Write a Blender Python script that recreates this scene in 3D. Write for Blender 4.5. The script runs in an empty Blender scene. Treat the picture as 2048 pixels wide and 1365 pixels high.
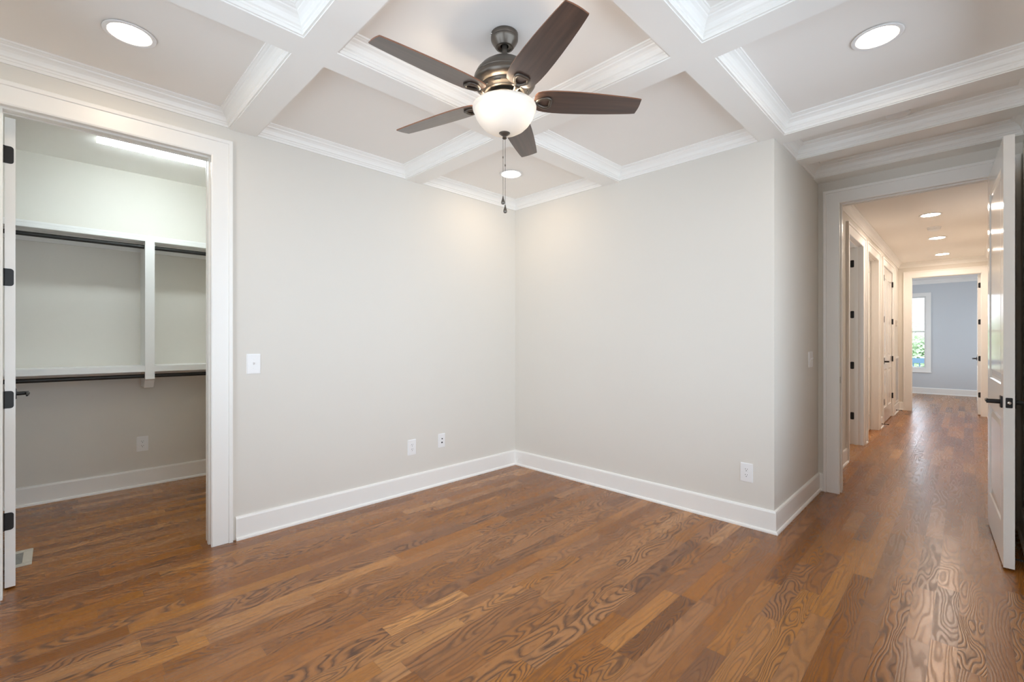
import bpy, bmesh, math, random
from mathutils import Vector, Matrix
random.seed(7)
SC = bpy.context.scene
COL = SC.collection
PI = math.pi

# ------------------------------------------------------------------ camera
cam_d = bpy.data.cameras.new('camera')
cam_d.sensor_width = 36.0
cam_d.lens = 16.0
cam_d.clip_start = 0.01
cam_d.clip_end = 300
cam = bpy.data.objects.new('camera', cam_d)
cam.location = (3.325, -3.373, 1.28)
cam.rotation_euler = (PI / 2, 0, PI / 4)
COL.objects.link(cam)
SC.camera = cam

# ------------------------------------------------------------------ view, world, daylight
SC.view_settings.view_transform = 'Standard'
SC.view_settings.look = 'None'
SC.view_settings.gamma = 1.0
SC.view_settings.use_curve_mapping = False
SC.view_settings.exposure = 0.55
SKY = 2.95
CAN = 38.0
HALL_CAN = 145.0
BULB = 62.0
TUBE = 28.0
cy = SC.cycles
cy.max_bounces = 14
cy.diffuse_bounces = 9
cy.glossy_bounces = 5
cy.transparent_max_bounces = 12
cy.caustics_reflective = False
cy.caustics_refractive = False
cy.sample_clamp_indirect = 6.0
cy.use_denoising = True

W = bpy.data.worlds.new('sky')
SC.world = W
W.use_nodes = True
_n = W.node_tree.nodes['Background']
_n.inputs['Color'].default_value = (0.755, 0.875, 1.0, 1)
_n.inputs['Strength'].default_value = SKY


def portal(name, loc, rot, sx, sy):
    """Daylight guide filling a modelled window opening (adds no light of its own)."""
    l = bpy.data.lights.new(name, 'AREA')
    l.shape = 'RECTANGLE'
    l.size, l.size_y = sx, sy
    l.cycles.is_portal = True
    o = bpy.data.objects.new(name, l)
    o.location = loc
    o.rotation_euler = rot
    COL.objects.link(o)


# windows: right wall, front wall (both behind the camera), side room, far room (its two side windows are added for daylight)
portal('daylight_right', (3.72, -1.8, 1.475), (0, PI / 2, 0), 2.1, 3.45)
portal('daylight_front', (1.825, -3.88, 1.475), (PI / 2, 0, 0), 2.45, 2.1)
portal('daylight_side', (-0.14, 3.0, 1.5), (0, -PI / 2, 0), 1.7, 2.6)
portal('daylight_far_left', (1.08, 9.6, 1.475), (0, -PI / 2, 0), 2.05, 3.0)
portal('daylight_far_right', (5.12, 9.6, 1.475), (0, PI / 2, 0), 2.05, 3.0)
portal('daylight_far', (2.17, 11.64, 1.5), (-PI / 2, 0, 0), 0.9, 1.75)


# ------------------------------------------------------------------ materials
def mat(name):
    m = bpy.data.materials.new(name)
    m.use_nodes = True
    return m, m.node_tree.nodes, m.node_tree.links, m.node_tree.nodes['Principled BSDF']


def N(nodes, typ, **kw):
    n = nodes.new(typ)
    for k, v in kw.items():
        setattr(n, k, v)
    return n


def paint(name, col, rough, var=0.02, bump=0.0, scale=6.0, spec=0.5, metal=0.0):
    m, ns, ls, b = mat(name)
    tc = N(ns, 'ShaderNodeTexCoord')
    nz = N(ns, 'ShaderNodeTexNoise')
    nz.inputs['Scale'].default_value = scale
    nz.inputs['Detail'].default_value = 3
    ls.new(tc.outputs['Object'], nz.inputs['Vector'])
    mx = N(ns, 'ShaderNodeMix', data_type='RGBA')
    mx.inputs['A'].default_value = (*[c * (1 - var) for c in col], 1)
    mx.inputs['B'].default_value = (*[min(1, c * (1 + var)) for c in col], 1)
    ls.new(nz.outputs['Fac'], mx.inputs['Factor'])
    ls.new(mx.outputs['Result'], b.inputs['Base Color'])
    b.inputs['Roughness'].default_value = rough
    b.inputs['Metallic'].default_value = metal
    b.inputs['Specular IOR Level'].default_value = spec
    if bump:
        n2 = N(ns, 'ShaderNodeTexNoise')
        n2.inputs['Scale'].default_value = 220
        ls.new(tc.outputs['Object'], n2.inputs['Vector'])
        bp = N(ns, 'ShaderNodeBump')
        bp.inputs['Strength'].default_value = bump
        bp.inputs['Distance'].default_value = 0.001
        ls.new(n2.outputs['Fac'], bp.inputs['Height'])
        ls.new(bp.outputs['Normal'], b.inputs['Normal'])
    return m


def glow(name, col, strength):
    m, ns, ls, b = mat(name)
    b.inputs['Base Color'].default_value = (*col, 1)
    b.inputs['Roughness'].default_value = 0.3
    b.inputs['Emission Color'].default_value = (*col, 1)
    b.inputs['Emission Strength'].default_value = strength
    return m


def math_node(ns, ls, op, a, b=None, c=None):
    n = N(ns, 'ShaderNodeMath', operation=op)
    for i, v in enumerate((a, b, c)):
        if v is None:
            continue
        if isinstance(v, (int, float)):
            n.inputs[i].default_value = v
        else:
            ls.new(v, n.inputs[i])
    return n.outputs[0]


def ramp(ns, ls, fac, stops):
    r = N(ns, 'ShaderNodeValToRGB')
    e = r.color_ramp.elements
    while len(e) < len(stops):
        e.new(0.5)
    for k, (p, c) in enumerate(stops):
        e[k].position = p
        e[k].color = (*c, 1) if len(c) == 3 else c
    ls.new(fac, r.inputs['Fac'])
    return r.outputs['Color']


def oak_floor():
    """Strip oak: rows 0.083 m wide along +Y, random lengths, cathedral grain from contour lines of a stretched noise."""
    m, ns, ls, b = mat('oak_strip_floor')
    tc = N(ns, 'ShaderNodeTexCoord')
    sp = N(ns, 'ShaderNodeSeparateXYZ')
    ls.new(tc.outputs['Object'], sp.inputs[0])
    M = lambda op, a, b_=None, c=None: math_node(ns, ls, op, a, b_, c)
    u = M('DIVIDE', M('ADD', sp.outputs['X'], 0.007), 0.0826)
    row = M('FLOOR', u)
    fu = M('FRACT', u)
    wr = N(ns, 'ShaderNodeTexWhiteNoise', noise_dimensions='1D')
    ls.new(row, wr.inputs['W'])
    wrc = N(ns, 'ShaderNodeSeparateColor')
    ls.new(wr.outputs['Color'], wrc.inputs[0])
    length = M('MULTIPLY_ADD', wrc.outputs[0], 0.55, 0.55)
    wob = M('MULTIPLY', M('SINE', M('MULTIPLY_ADD', sp.outputs['Y'], 1.7, M('MULTIPLY', wrc.outputs[2], 40.0))), 0.22)
    v = M('DIVIDE', M('ADD', M('MULTIPLY_ADD', wrc.outputs[1], 7.0, sp.outputs['Y']), wob), length)
    idx = M('FLOOR', v)
    fv = M('FRACT', v)
    cid = N(ns, 'ShaderNodeCombineXYZ')
    ls.new(row, cid.inputs[0])
    ls.new(idx, cid.inputs[1])
    wp = N(ns, 'ShaderNodeTexWhiteNoise', noise_dimensions='3D')
    ls.new(cid.outputs[0], wp.inputs['Vector'])
    pc = N(ns, 'ShaderNodeSeparateColor')
    ls.new(wp.outputs['Color'], pc.inputs[0])
    r1, r2, r3 = pc.outputs[0], pc.outputs[1], pc.outputs[2]
    # grain field: a stretched noise added to a slope across the board, cut into contour lines
    gx = M('MULTIPLY', sp.outputs['X'], M('MULTIPLY_ADD', r2, 10.0, 8.0))
    gy = M('MULTIPLY', sp.outputs['Y'], M('MULTIPLY_ADD', r3, 2.4, 0.9))
    gv = N(ns, 'ShaderNodeCombineXYZ')
    ls.new(M('MULTIPLY_ADD', r1, 53.0, gx), gv.inputs[0])
    ls.new(M('MULTIPLY_ADD', r2, 91.0, gy), gv.inputs[1])
    ls.new(M('MULTIPLY', r3, 37.0), gv.inputs[2])
    g = N(ns, 'ShaderNodeTexNoise')
    g.inputs['Scale'].default_value = 1.0
    g.inputs['Detail'].default_value = 1.2
    g.inputs['Roughness'].default_value = 0.35
    ls.new(gv.outputs[0], g.inputs['Vector'])
    wv = N(ns, 'ShaderNodeMapping')
    wv.inputs['Scale'].default_value = (60, 16, 1)
    ls.new(tc.outputs['Object'], wv.inputs['Vector'])
    wn = N(ns, 'ShaderNodeTexNoise')
    wn.inputs['Scale'].default_value = 1.0
    ls.new(wv.outputs[0], wn.inputs['Vector'])
    fld = M('MULTIPLY_ADD', g.outputs['Fac'], M('MULTIPLY_ADD', wrc.outputs[1], 9.0, 9.0), M('MULTIPLY', fu, M('MULTIPLY', M('SUBTRACT', r2, 0.3), 9.0)))
    rings = M('FRACT', M('MULTIPLY_ADD', wn.outputs['Fac'], 0.5, fld))
    line = M('POWER', M('MAXIMUM', M('SUBTRACT', 1.0, M('ABSOLUTE', M('MULTIPLY_ADD', rings, 2.4, -1.0))), 0.0), 1.7)
    line = M('MAXIMUM', line, 0.0)
    # break the line up with pores
    pv = N(ns, 'ShaderNodeMapping')
    pv.inputs['Scale'].default_value = (330, 26, 1)
    ls.new(tc.outputs['Object'], pv.inputs['Vector'])
    pn = N(ns, 'ShaderNodeTexNoise')
    pn.inputs['Scale'].default_value = 1.0
    pn.inputs['Detail'].default_value = 2.0
    ls.new(pv.outputs[0], pn.inputs['Vector'])
    line = M('MULTIPLY', line, M('MULTIPLY_ADD', pn.outputs['Fac'], 0.8, 0.55))
    strength = M('MULTIPLY_ADD', M('POWER', r3, 1.4), 0.7, 0.3)
    line = M('MINIMUM', M('MULTIPLY', line, strength), 1.0)
    tone = ramp(ns, ls, r1, [(0.0, (0.215, 0.092, 0.037)), (0.25, (0.285, 0.125, 0.050)), (0.5, (0.325, 0.147, 0.060)),
                             (0.8, (0.375, 0.178, 0.075)), (1.0, (0.48, 0.255, 0.125))])
    # broad drift inside a board
    dn = N(ns, 'ShaderNodeTexNoise')
    dn.inputs['Scale'].default_value = 0.35
    dn.inputs['Detail'].default_value = 2
    ls.new(gv.outputs[0], dn.inputs['Vector'])
    fine = M('MULTIPLY_ADD', pn.outputs['Fac'], 0.34, M('MULTIPLY_ADD', dn.outputs['Fac'], 0.5, 0.58))
    hs = N(ns, 'ShaderNodeHueSaturation')
    ls.new(tone, hs.inputs['Color'])
    ls.new(fine, hs.inputs['Value'])
    ls.new(M('MULTIPLY_ADD', r2, 0.16, 1.06), hs.inputs['Saturation'])
    mx = N(ns, 'ShaderNodeMix', data_type='RGBA')
    ls.new(line, mx.inputs['Factor'])
    ls.new(hs.outputs['Color'], mx.inputs['A'])
    mx.inputs['B'].default_value = (0.062, 0.024, 0.010, 1)
    # board joints
    eu = M('MINIMUM', fu, M('SUBTRACT', 1.0, fu))
    ev = M('MULTIPLY', M('MINIMUM', fv, M('SUBTRACT', 1.0, fv)), M('MULTIPLY', length, 12.1))
    edge = M('LESS_THAN', M('MINIMUM', eu, ev), 0.010)
    m2 = N(ns, 'ShaderNodeMix', data_type='RGBA')
    ls.new(M('MULTIPLY', edge, 0.55), m2.inputs['Factor'])
    ls.new(mx.outputs['Result'], m2.inputs['A'])
    m2.inputs['B'].default_value = (0.04, 0.016, 0.008, 1)
    ls.new(m2.outputs['Result'], b.inputs['Base Color'])
    ls.new(M('MULTIPLY_ADD', line, 0.25, 0.24), b.inputs['Roughness'])
    b.inputs['Specular IOR Level'].default_value = 0.4
    b.inputs['Coat Weight'].default_value = 0.18
    b.inputs['Coat Roughness'].default_value = 0.34
    bp = N(ns, 'ShaderNodeBump')
    bp.inputs['Strength'].default_value = 0.25
    bp.inputs['Distance'].default_value = 0.0012
    ls.new(M('SUBTRACT', M('SUBTRACT', 1.0, line), M('MULTIPLY', edge, 0.8)), bp.inputs['Height'])
    ls.new(bp.outputs['Normal'], b.inputs['Normal'])
    return m


def walnut():
    m, ns, ls, b = mat('walnut_blade')
    tc = N(ns, 'ShaderNodeTexCoord')
    mp = N(ns, 'ShaderNodeMapping')
    mp.inputs['Scale'].default_value = (2.2, 45, 10)
    ls.new(tc.outputs['Object'], mp.inputs['Vector'])
    nz = N(ns, 'ShaderNodeTexNoise')
    nz.inputs['Scale'].default_value = 1.0
    nz.inputs['Detail'].default_value = 5
    ls.new(mp.outputs[0], nz.inputs['Vector'])
    c = ramp(ns, ls, nz.outputs['Fac'], [(0.3, (0.040, 0.025, 0.020)), (0.55, (0.072, 0.042, 0.032)), (0.8, (0.110, 0.062, 0.043))])
    ls.new(c, b.inputs['Base Color'])
    b.inputs['Roughness'].default_value = 0.36
    b.inputs['Coat Weight'].default_value = 0.7
    b.inputs['Coat Roughness'].default_value = 0.28
    return m


def glass():
    m, ns, ls, b = mat('window_glass')
    ns.remove(b)
    out = ns['Material Output']
    t = N(ns, 'ShaderNodeBsdfTransparent')
    g = N(ns, 'ShaderNodeBsdfGlossy')
    g.inputs['Roughness'].default_value = 0.02
    f = N(ns, 'ShaderNodeFresnel')
    f.inputs['IOR'].default_value = 1.3
    mx = N(ns, 'ShaderNodeMixShader')
    ls.new(f.outputs[0], mx.inputs[0])
    ls.new(t.outputs[0], mx.inputs[1])
    ls.new(g.outputs[0], mx.inputs[2])
    ls.new(mx.outputs[0], out.inputs['Surface'])
    return m


def frosted():
    m, ns, ls, b = mat('frosted_bowl_glass')
    ns.remove(b)
    out = ns['Material Output']
    tc = N(ns, 'ShaderNodeTexCoord')
    nz = N(ns, 'ShaderNodeTexNoise')
    nz.inputs['Scale'].default_value = 14
    ls.new(tc.outputs['Object'], nz.inputs['Vector'])
    c = ramp(ns, ls, nz.outputs['Fac'], [(0.3, (0.93, 0.90, 0.85)), (0.7, (0.95, 0.93, 0.89))])
    t = N(ns, 'ShaderNodeBsdfTranslucent')
    d = N(ns, 'ShaderNodeBsdfDiffuse')
    g = N(ns, 'ShaderNodeBsdfGlossy')
    g.inputs['Roughness'].default_value = 0.25
    ls.new(c, d.inputs['Color'])
    t.inputs['Color'].default_value = (0.088, 0.085, 0.079, 1)   # opal glass passes little light
    m1 = N(ns, 'ShaderNodeMixShader')
    m1.inputs[0].default_value = 0.62
    ls.new(t.outputs[0], m1.inputs[1])
    ls.new(d.outputs[0], m1.inputs[2])
    m2 = N(ns, 'ShaderNodeMixShader')
    m2.inputs[0].default_value = 0.05
    ls.new(m1.outputs[0], m2.inputs[1])
    ls.new(g.outputs[0], m2.inputs[2])
    ls.new(m2.outputs[0], out.inputs['Surface'])
    return m


def leafy():
    m, ns, ls, b = mat('tree_leaves')
    tc = N(ns, 'ShaderNodeTexCoord')
    nz = N(ns, 'ShaderNodeTexNoise')
    nz.inputs['Scale'].default_value = 1.4
    nz.inputs['Detail'].default_value = 4
    ls.new(tc.outputs['Object'], nz.inputs['Vector'])
    c = ramp(ns, ls, nz.outputs['Fac'], [(0.3, (0.46, 0.58, 0.38)), (0.7, (0.74, 0.82, 0.62))])  # leaf greens paled to imitate overexposed daylight
    ls.new(c, b.inputs['Base Color'])
    b.inputs['Roughness'].default_value = 0.7
    return m


M_WALL = paint('greige_wall_paint', (0.735, 0.708, 0.655), 0.62, 0.008, 0.05)
M_FAR = paint('blue_grey_wall_paint', (0.62, 0.65, 0.68), 0.62, 0.008, 0.05)
M_CEIL = paint('flat_ceiling_paint', (0.885, 0.862, 0.828), 0.75, 0.008, 0.04)
M_TRIM = paint('white_trim_paint', (0.89, 0.88, 0.85), 0.33, 0.008)
M_DOOR = paint('white_door_paint', (0.835, 0.825, 0.800), 0.13, 0.008)
M_SHELF = paint('white_shelf_paint', (0.85, 0.85, 0.84), 0.35, 0.01)
M_FLOOR = oak_floor()
M_WALNUT = walnut()
M_BLADE_EDGE = paint('blade_top_veneer', (0.20, 0.085, 0.045), 0.4, 0.15, 0, 20)
M_BRONZE = paint('oil_rubbed_bronze', (0.130, 0.112, 0.094), 0.34, 0.12, 0, 30, 0.5, 0.75)
M_BLACK = paint('black_hardware', (0.018, 0.017, 0.017), 0.38, 0.1, 0, 40, 0.5, 0.3)
M_ROD = paint('black_rod', (0.016, 0.015, 0.014), 0.45, 0.1, 0, 40)
M_PLASTIC = paint('white_plastic', (0.86, 0.86, 0.86), 0.28, 0.005)
M_SLOT = paint('dark_slot', (0.03, 0.03, 0.03), 0.6, 0.1)
M_STEEL = paint('brushed_steel', (0.72, 0.70, 0.66), 0.25, 0.05, 0, 60, 0.5, 1.0)
M_VENT = paint('beige_register', (0.56, 0.52, 0.45), 0.45, 0.03)
M_GLASS = glass()
M_LENS = glow('lamp_lens', (1.0, 0.79, 0.57), CAN)
M_LENS_HALL = glow('hall_lamp_lens', (1.0, 0.83, 0.69), HALL_CAN)
M_BOWL = frosted()
M_BULB = glow('bulb_glow', (1.0, 0.83, 0.64), BULB)
M_TUBE = glow('fluorescent_diffuser', (0.86, 0.98, 1.0), TUBE)
M_CAP = glow('end_cap_glow', (0.90, 0.985, 0.98), 1.2)  # faint emission stands in for tube light passing through the caps
M_LEAF = leafy()
M_BARK = paint('bark', (0.20, 0.15, 0.11), 0.9, 0.3)
M_RAIL = paint('slate_rail_paint', (0.13, 0.22, 0.30), 0.6, 0.05)
M_DECK = paint('pale_deck', (0.62, 0.60, 0.58), 0.8, 0.1, 0, 3)
M_LAWN = paint('pale_lawn', (0.66, 0.72, 0.55), 0.9, 0.1, 0, 0.6)  # colour paled so the ground looks brightly lit


# ------------------------------------------------------------------ builders
class B:
    """Collects shapes and links them as one mesh object."""

    def __init__(s):
        s.bm = bmesh.new()

    def quad(s, *p):
        try:
            s.bm.faces.new([s.bm.verts.new(q) for q in p])
        except ValueError:
            pass
        return s

    def box(s, x0, x1, y0, y1, z0, z1, bevel=0.0):
        bm = s.bm
        v = [bm.verts.new((x, y, z)) for z in (z0, z1) for y in (y0, y1) for x in (x0, x1)]
        fs = [bm.faces.new([v[i] for i in f]) for f in
              ((0, 2, 3, 1), (4, 5, 7, 6), (0, 1, 5, 4), (2, 6, 7, 3), (0, 4, 6, 2), (1, 3, 7, 5))]
        if bevel:
            es = list({e for f in fs for e in f.edges})
            bmesh.ops.bevel(bm, geom=es, offset=bevel, segments=2, affect='EDGES', clamp_overlap=True)
        return s

    def lathe(s, prof, n=48, c=(0, 0, 0), axis='z', flute=None):
        """prof: (radius, height) pairs turned about an axis through c."""
        bm = s.bm
        rings = []
        for r, h in prof:
            ring = []
            for k in range(n):
                a = 2 * PI * k / n
                x, y = r * math.cos(a), r * math.sin(a)
                p = {'z': (x, y, h), 'x': (h, x, y), 'y': (x, h, y)}[axis]
                ring.append(bm.verts.new((c[0] + p[0], c[1] + p[1], c[2] + p[2])))
            rings.append(ring)
        for a, b in zip(rings, rings[1:]):
            for k in range(n):
                bm.faces.new((a[k], a[(k + 1) % n], b[(k + 1) % n], b[k]))
        for ring, (r, h) in ((rings[0], prof[0]), (rings[-1], prof[-1])):
            if r > 1e-6:
                try:
                    bm.faces.new(ring)
                except ValueError:
                    pass
        return s

    def tube(s, pts, r, n=10, closed=False):
        """Round tube along points; r is a number or one radius per point."""
        bm = s.bm
        P = [Vector(p) for p in pts]
        m = len(P)
        rad = r if isinstance(r, (list, tuple)) else [r] * m
        rings = []
        ref = None
        for i in range(m):
            if closed:
                t = P[(i + 1) % m] - P[i - 1]
            else:
                t = P[min(i + 1, m - 1)] - P[max(i - 1, 0)]
            t.normalize()
            if ref is None:
                ref = Vector((0, 0, 1)) if abs(t.z) < 0.9 else Vector((1, 0, 0))
            a = ref - t * ref.dot(t)
            a.normalize()
            ref = a
            b = t.cross(a)
            rr = rad[i]
            ra, rb = rr if isinstance(rr, tuple) else (rr, rr)
            rings.append([bm.verts.new(P[i] + a * (ra * math.cos(2 * PI * k / n)) + b * (rb * math.sin(2 * PI * k / n))) for k in range(n)])
        pairs = list(zip(rings, rings[1:]))
        if closed:
            pairs.append((rings[-1], rings[0]))
        for a, b in pairs:
            for k in range(n):
                bm.faces.new((a[k], a[(k + 1) % n], b[(k + 1) % n], b[k]))
        if not closed:
            bm.faces.new(rings[0][::-1])
            bm.faces.new(rings[-1])
        return s

    def prism(s, outline, y0, y1, plane='xz', bevel=0.0):
        """Flat outline extruded between two depths (plane names the outline's two axes)."""
        bm = s.bm
        f = {'xz': lambda a, b, d: (a, d, b), 'xy': lambda a, b, d: (a, b, d), 'yz': lambda a, b, d: (d, a, b)}[plane]
        lo = [bm.verts.new(f(a, b, y0)) for a, b in outline]
        hi = [bm.verts.new(f(a, b, y1)) for a, b in outline]
        n = len(lo)
        fs = [bm.faces.new(lo), bm.faces.new(hi[::-1])]
        for k in range(n):
            fs.append(bm.faces.new((lo[k], lo[(k + 1) % n], hi[(k + 1) % n], hi[k])))
        if bevel:
            es = list(fs[0].edges) + list(fs[1].edges)
            bmesh.ops.bevel(bm, geom=es, offset=bevel, segments=2, affect='EDGES', clamp_overlap=True)
        return s

    def build(s, name, m, parent=None, smooth=False, xf=None):
        bm = s.bm
        if xf is not None:
            bmesh.ops.transform(bm, matrix=xf, verts=bm.verts)
        bmesh.ops.recalc_face_normals(bm, faces=bm.faces)
        me = bpy.data.meshes.new(name)
        bm.to_mesh(me)
        bm.free()
        for k in (m if isinstance(m, list) else [m]):
            me.materials.append(k)
        if smooth:
            for p in me.polygons:
                p.use_smooth = True
            try:
                me.set_sharp_from_angle(angle=math.radians(38))
            except Exception:
                pass
        o = bpy.data.objects.new(name, me)
        COL.objects.link(o)
        if parent is not None:
            o.parent = parent
        return o


def tag(o, label, cat, group=None, kind=None):
    o['label'] = label
    o['category'] = cat
    if group:
        o['group'] = group
    if kind:
        o['kind'] = kind
    return o


def empty(name, loc=(0, 0, 0), rz=0.0):
    o = bpy.data.objects.new(name, None)
    o.empty_display_size = 0.1
    o.location = loc
    o.rotation_euler = (0, 0, rz)
    COL.objects.link(o)
    return o


def copy_tree(o, parent=None):
    c = o.copy()
    COL.objects.link(c)
    if parent is not None:
        c.parent = parent
    for ch in list(o.children):
        copy_tree(ch, c)
    return c


def struct(o, label, cat):
    return tag(o, label, cat, kind='structure')


def wall(name, axis, a0, a1, u0, u1, z0, z1, holes, label, m=M_WALL):
    """Wall slab a0..a1 thick on its axis, running u0..u1, with rectangular holes (u0,u1,z0,z1)."""
    us = sorted({u0, u1, *[h[0] for h in holes], *[h[1] for h in holes]})
    zs = sorted({z0, z1, *[h[2] for h in holes], *[h[3] for h in holes]})
    us = [u for u in us if u0 <= u <= u1]
    zs = [z for z in zs if z0 <= z <= z1]
    solid = {}
    for i in range(len(us) - 1):
        for k in range(len(zs) - 1):
            cu, cz = (us[i] + us[i + 1]) / 2, (zs[k] + zs[k + 1]) / 2
            solid[i, k] = not any(h[0] < cu < h[1] and h[2] < cz < h[3] for h in holes)
    f = (lambda a, u, z: (a, u, z)) if axis == 'x' else (lambda a, u, z: (u, a, z))
    b = B()
    for (i, k), on in solid.items():
        if not on:
            continue
        A, Z, C_, D = us[i], us[i + 1], zs[k], zs[k + 1]
        for a in (a0, a1):
            b.quad(f(a, A, C_), f(a, Z, C_), f(a, Z, D), f(a, A, D))
        if not solid.get((i - 1, k)):
            b.quad(f(a0, A, C_), f(a1, A, C_), f(a1, A, D), f(a0, A, D))
        if not solid.get((i + 1, k)):
            b.quad(f(a0, Z, C_), f(a1, Z, C_), f(a1, Z, D), f(a0, Z, D))
        if not solid.get((i, k - 1)):
            b.quad(f(a0, A, C_), f(a1, A, C_), f(a1, Z, C_), f(a0, Z, C_))
        if not solid.get((i, k + 1)):
            b.quad(f(a0, A, D), f(a1, A, D), f(a1, Z, D), f(a0, Z, D))
    bmesh.ops.remove_doubles(b.bm, verts=b.bm.verts, dist=1e-5)
    return struct(b.build(name, m), label, 'wall')


# crown profile: (out from wall, below ceiling)
CROWN = [(0.0, -0.094), (0.009, -0.094), (0.010, -0.080), (0.013, -0.077), (0.013, -0.068), (0.019, -0.063), (0.021, -0.054),
         (0.026, -0.042), (0.034, -0.032), (0.044, -0.024), (0.046, -0.018), (0.052, -0.015), (0.058, -0.010), (0.063, -0.009), (0.063, 0.0)]
trim_n = [0]


def next_trim():
    trim_n[0] += 1
    return 'trim_%d' % trim_n[0]


def crown_ring(x0, x1, y0, y1, zc, label):
    b = B()
    rings = []
    for p, d in CROWN:
        rings.append([b.bm.verts.new(q) for q in ((x0 + p, y0 + p, zc + d), (x1 - p, y0 + p, zc + d), (x1 - p, y1 - p, zc + d), (x0 + p, y1 - p, zc + d))])
    for r0, r1 in zip(rings, rings[1:]):
        for k in range(4):
            b.bm.faces.new((r0[k], r0[(k + 1) % 4], r1[(k + 1) % 4], r1[k]))
    return struct(b.build(next_trim(), M_TRIM), label, 'crown moulding')


BASE = [(0.0, 0.0), (0.028, 0.0), (0.028, 0.004), (0.027, 0.011), (0.022, 0.018), (0.016, 0.020), (0.015, 0.136), (0.012, 0.146), (0.004, 0.150), (0.0, 0.150)]


def baseboard(name, pts, label, flip=False):
    """Baseboard with shoe moulding swept along wall points; the room lies to the right of travel (left if flip)."""
    P = [Vector((x, y, 0)) for x, y in pts]
    sg = -1 if flip else 1
    b = B()
    rows = []
    for i, p in enumerate(P):
        ns_ = []
        for a, c in ((i - 1, i), (i, i + 1)):
            if a >= 0 and c < len(P):
                t = (P[c] - P[a]).normalized()
                ns_.append(Vector((t.y, -t.x, 0)) * sg)
        n = ns_[0] if len(ns_) == 1 else (ns_[0] + ns_[1]) / (1 + ns_[0].dot(ns_[1]))
        rows.append([b.bm.verts.new(p + n * o + Vector((0, 0, z))) for o, z in BASE])
    k_ = len(BASE)
    for r0, r1 in zip(rows, rows[1:]):
        for k in range(k_):
            b.bm.faces.new((r0[k], r0[(k + 1) % k_], r1[(k + 1) % k_], r1[k]))
    b.bm.faces.new(rows[0])
    b.bm.faces.new(rows[-1][::-1])
    return struct(b.build(name, M_TRIM), label, 'baseboard')


CASING = [(-0.006, 0.0), (-0.006, 0.012), (0.002, 0.016), (0.085, 0.016), (0.088, 0.024), (0.106, 0.026), (0.110, 0.022), (0.110, 0.0)]


def casing(b, axis, pos, sg, u0, u1, ztop):
    """Door casing round an opening on the wall face at pos, standing out in direction sg."""
    f = (lambda a, u, z: (a, u, z)) if axis == 'x' else (lambda a, u, z: (u, a, z))
    st = [[], [], [], []]
    for o, t in CASING:
        a = pos + sg * t
        for k, (u, z) in enumerate(((u0 - o, 0.0), (u0 - o, ztop + o), (u1 + o, ztop + o), (u1 + o, 0.0))):
            st[k].append(b.bm.verts.new(f(a, u, z)))
    n = len(CASING)
    for s0, s1 in zip(st, st[1:]):
        for k in range(n):
            b.bm.faces.new((s0[k], s0[(k + 1) % n], s1[(k + 1) % n], s1[k]))
    b.bm.faces.new(st[0])
    b.bm.faces.new(st[3])


def door_frame(axis, a0, a1, u0, u1, ztop, label, sides=(True, True), stop_at=None):
    """Cased opening: casings on both wall faces, jamb lining and stop; u0..u1 is the clear opening."""
    root = empty(next_trim())
    f = (lambda bb, A0, A1, U0, U1, Z0, Z1: bb.box(A0, A1, U0, U1, Z0, Z1)) if axis == 'x' else (lambda bb, A0, A1, U0, U1, Z0, Z1: bb.box(U0, U1, A0, A1, Z0, Z1))
    t = 0.02
    for on, pos, sg in ((sides[0], a0, -1), (sides[1], a1, 1)):
        if on:
            b = B()
            casing(b, axis, pos, sg, u0, u1, ztop)
            b.build('casing', M_TRIM, root)
    b = B()
    f(b, a0 - 0.001, a1 + 0.001, u0 - t, u0, 0, ztop + t)
    f(b, a0 - 0.001, a1 + 0.001, u1, u1 + t, 0, ztop + t)
    f(b, a0 - 0.001, a1 + 0.001, u0, u1, ztop, ztop + t)
    b.build('jamb', M_TRIM, root)
    if stop_at is not None:
        s0, s1 = stop_at
        b = B()
        f(b, s0, s1, u0, u0 + 0.011, 0, ztop)
        f(b, s0, s1, u1 - 0.011, u1, 0, ztop)
        f(b, s0, s1, u0 + 0.011, u1 - 0.011, ztop - 0.011, ztop)
        b.build('stop_strip', M_TRIM, root)
    return struct(root, label, 'door frame')


def rounded(w, h, r, n=4, cx=0.0, cz=0.0):
    out = []
    for sx, sz, a0 in ((1, 1, 0), (-1, 1, 90), (-1, -1, 180), (1, -1, 270)):
        for k in range(n + 1):
            a = math.radians(a0 + 90 * k / n)
            out.append((cx + sx * (w / 2 - r) + r * math.cos(a), cz + sz * (h / 2 - r) + r * math.sin(a)))
    return out


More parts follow.
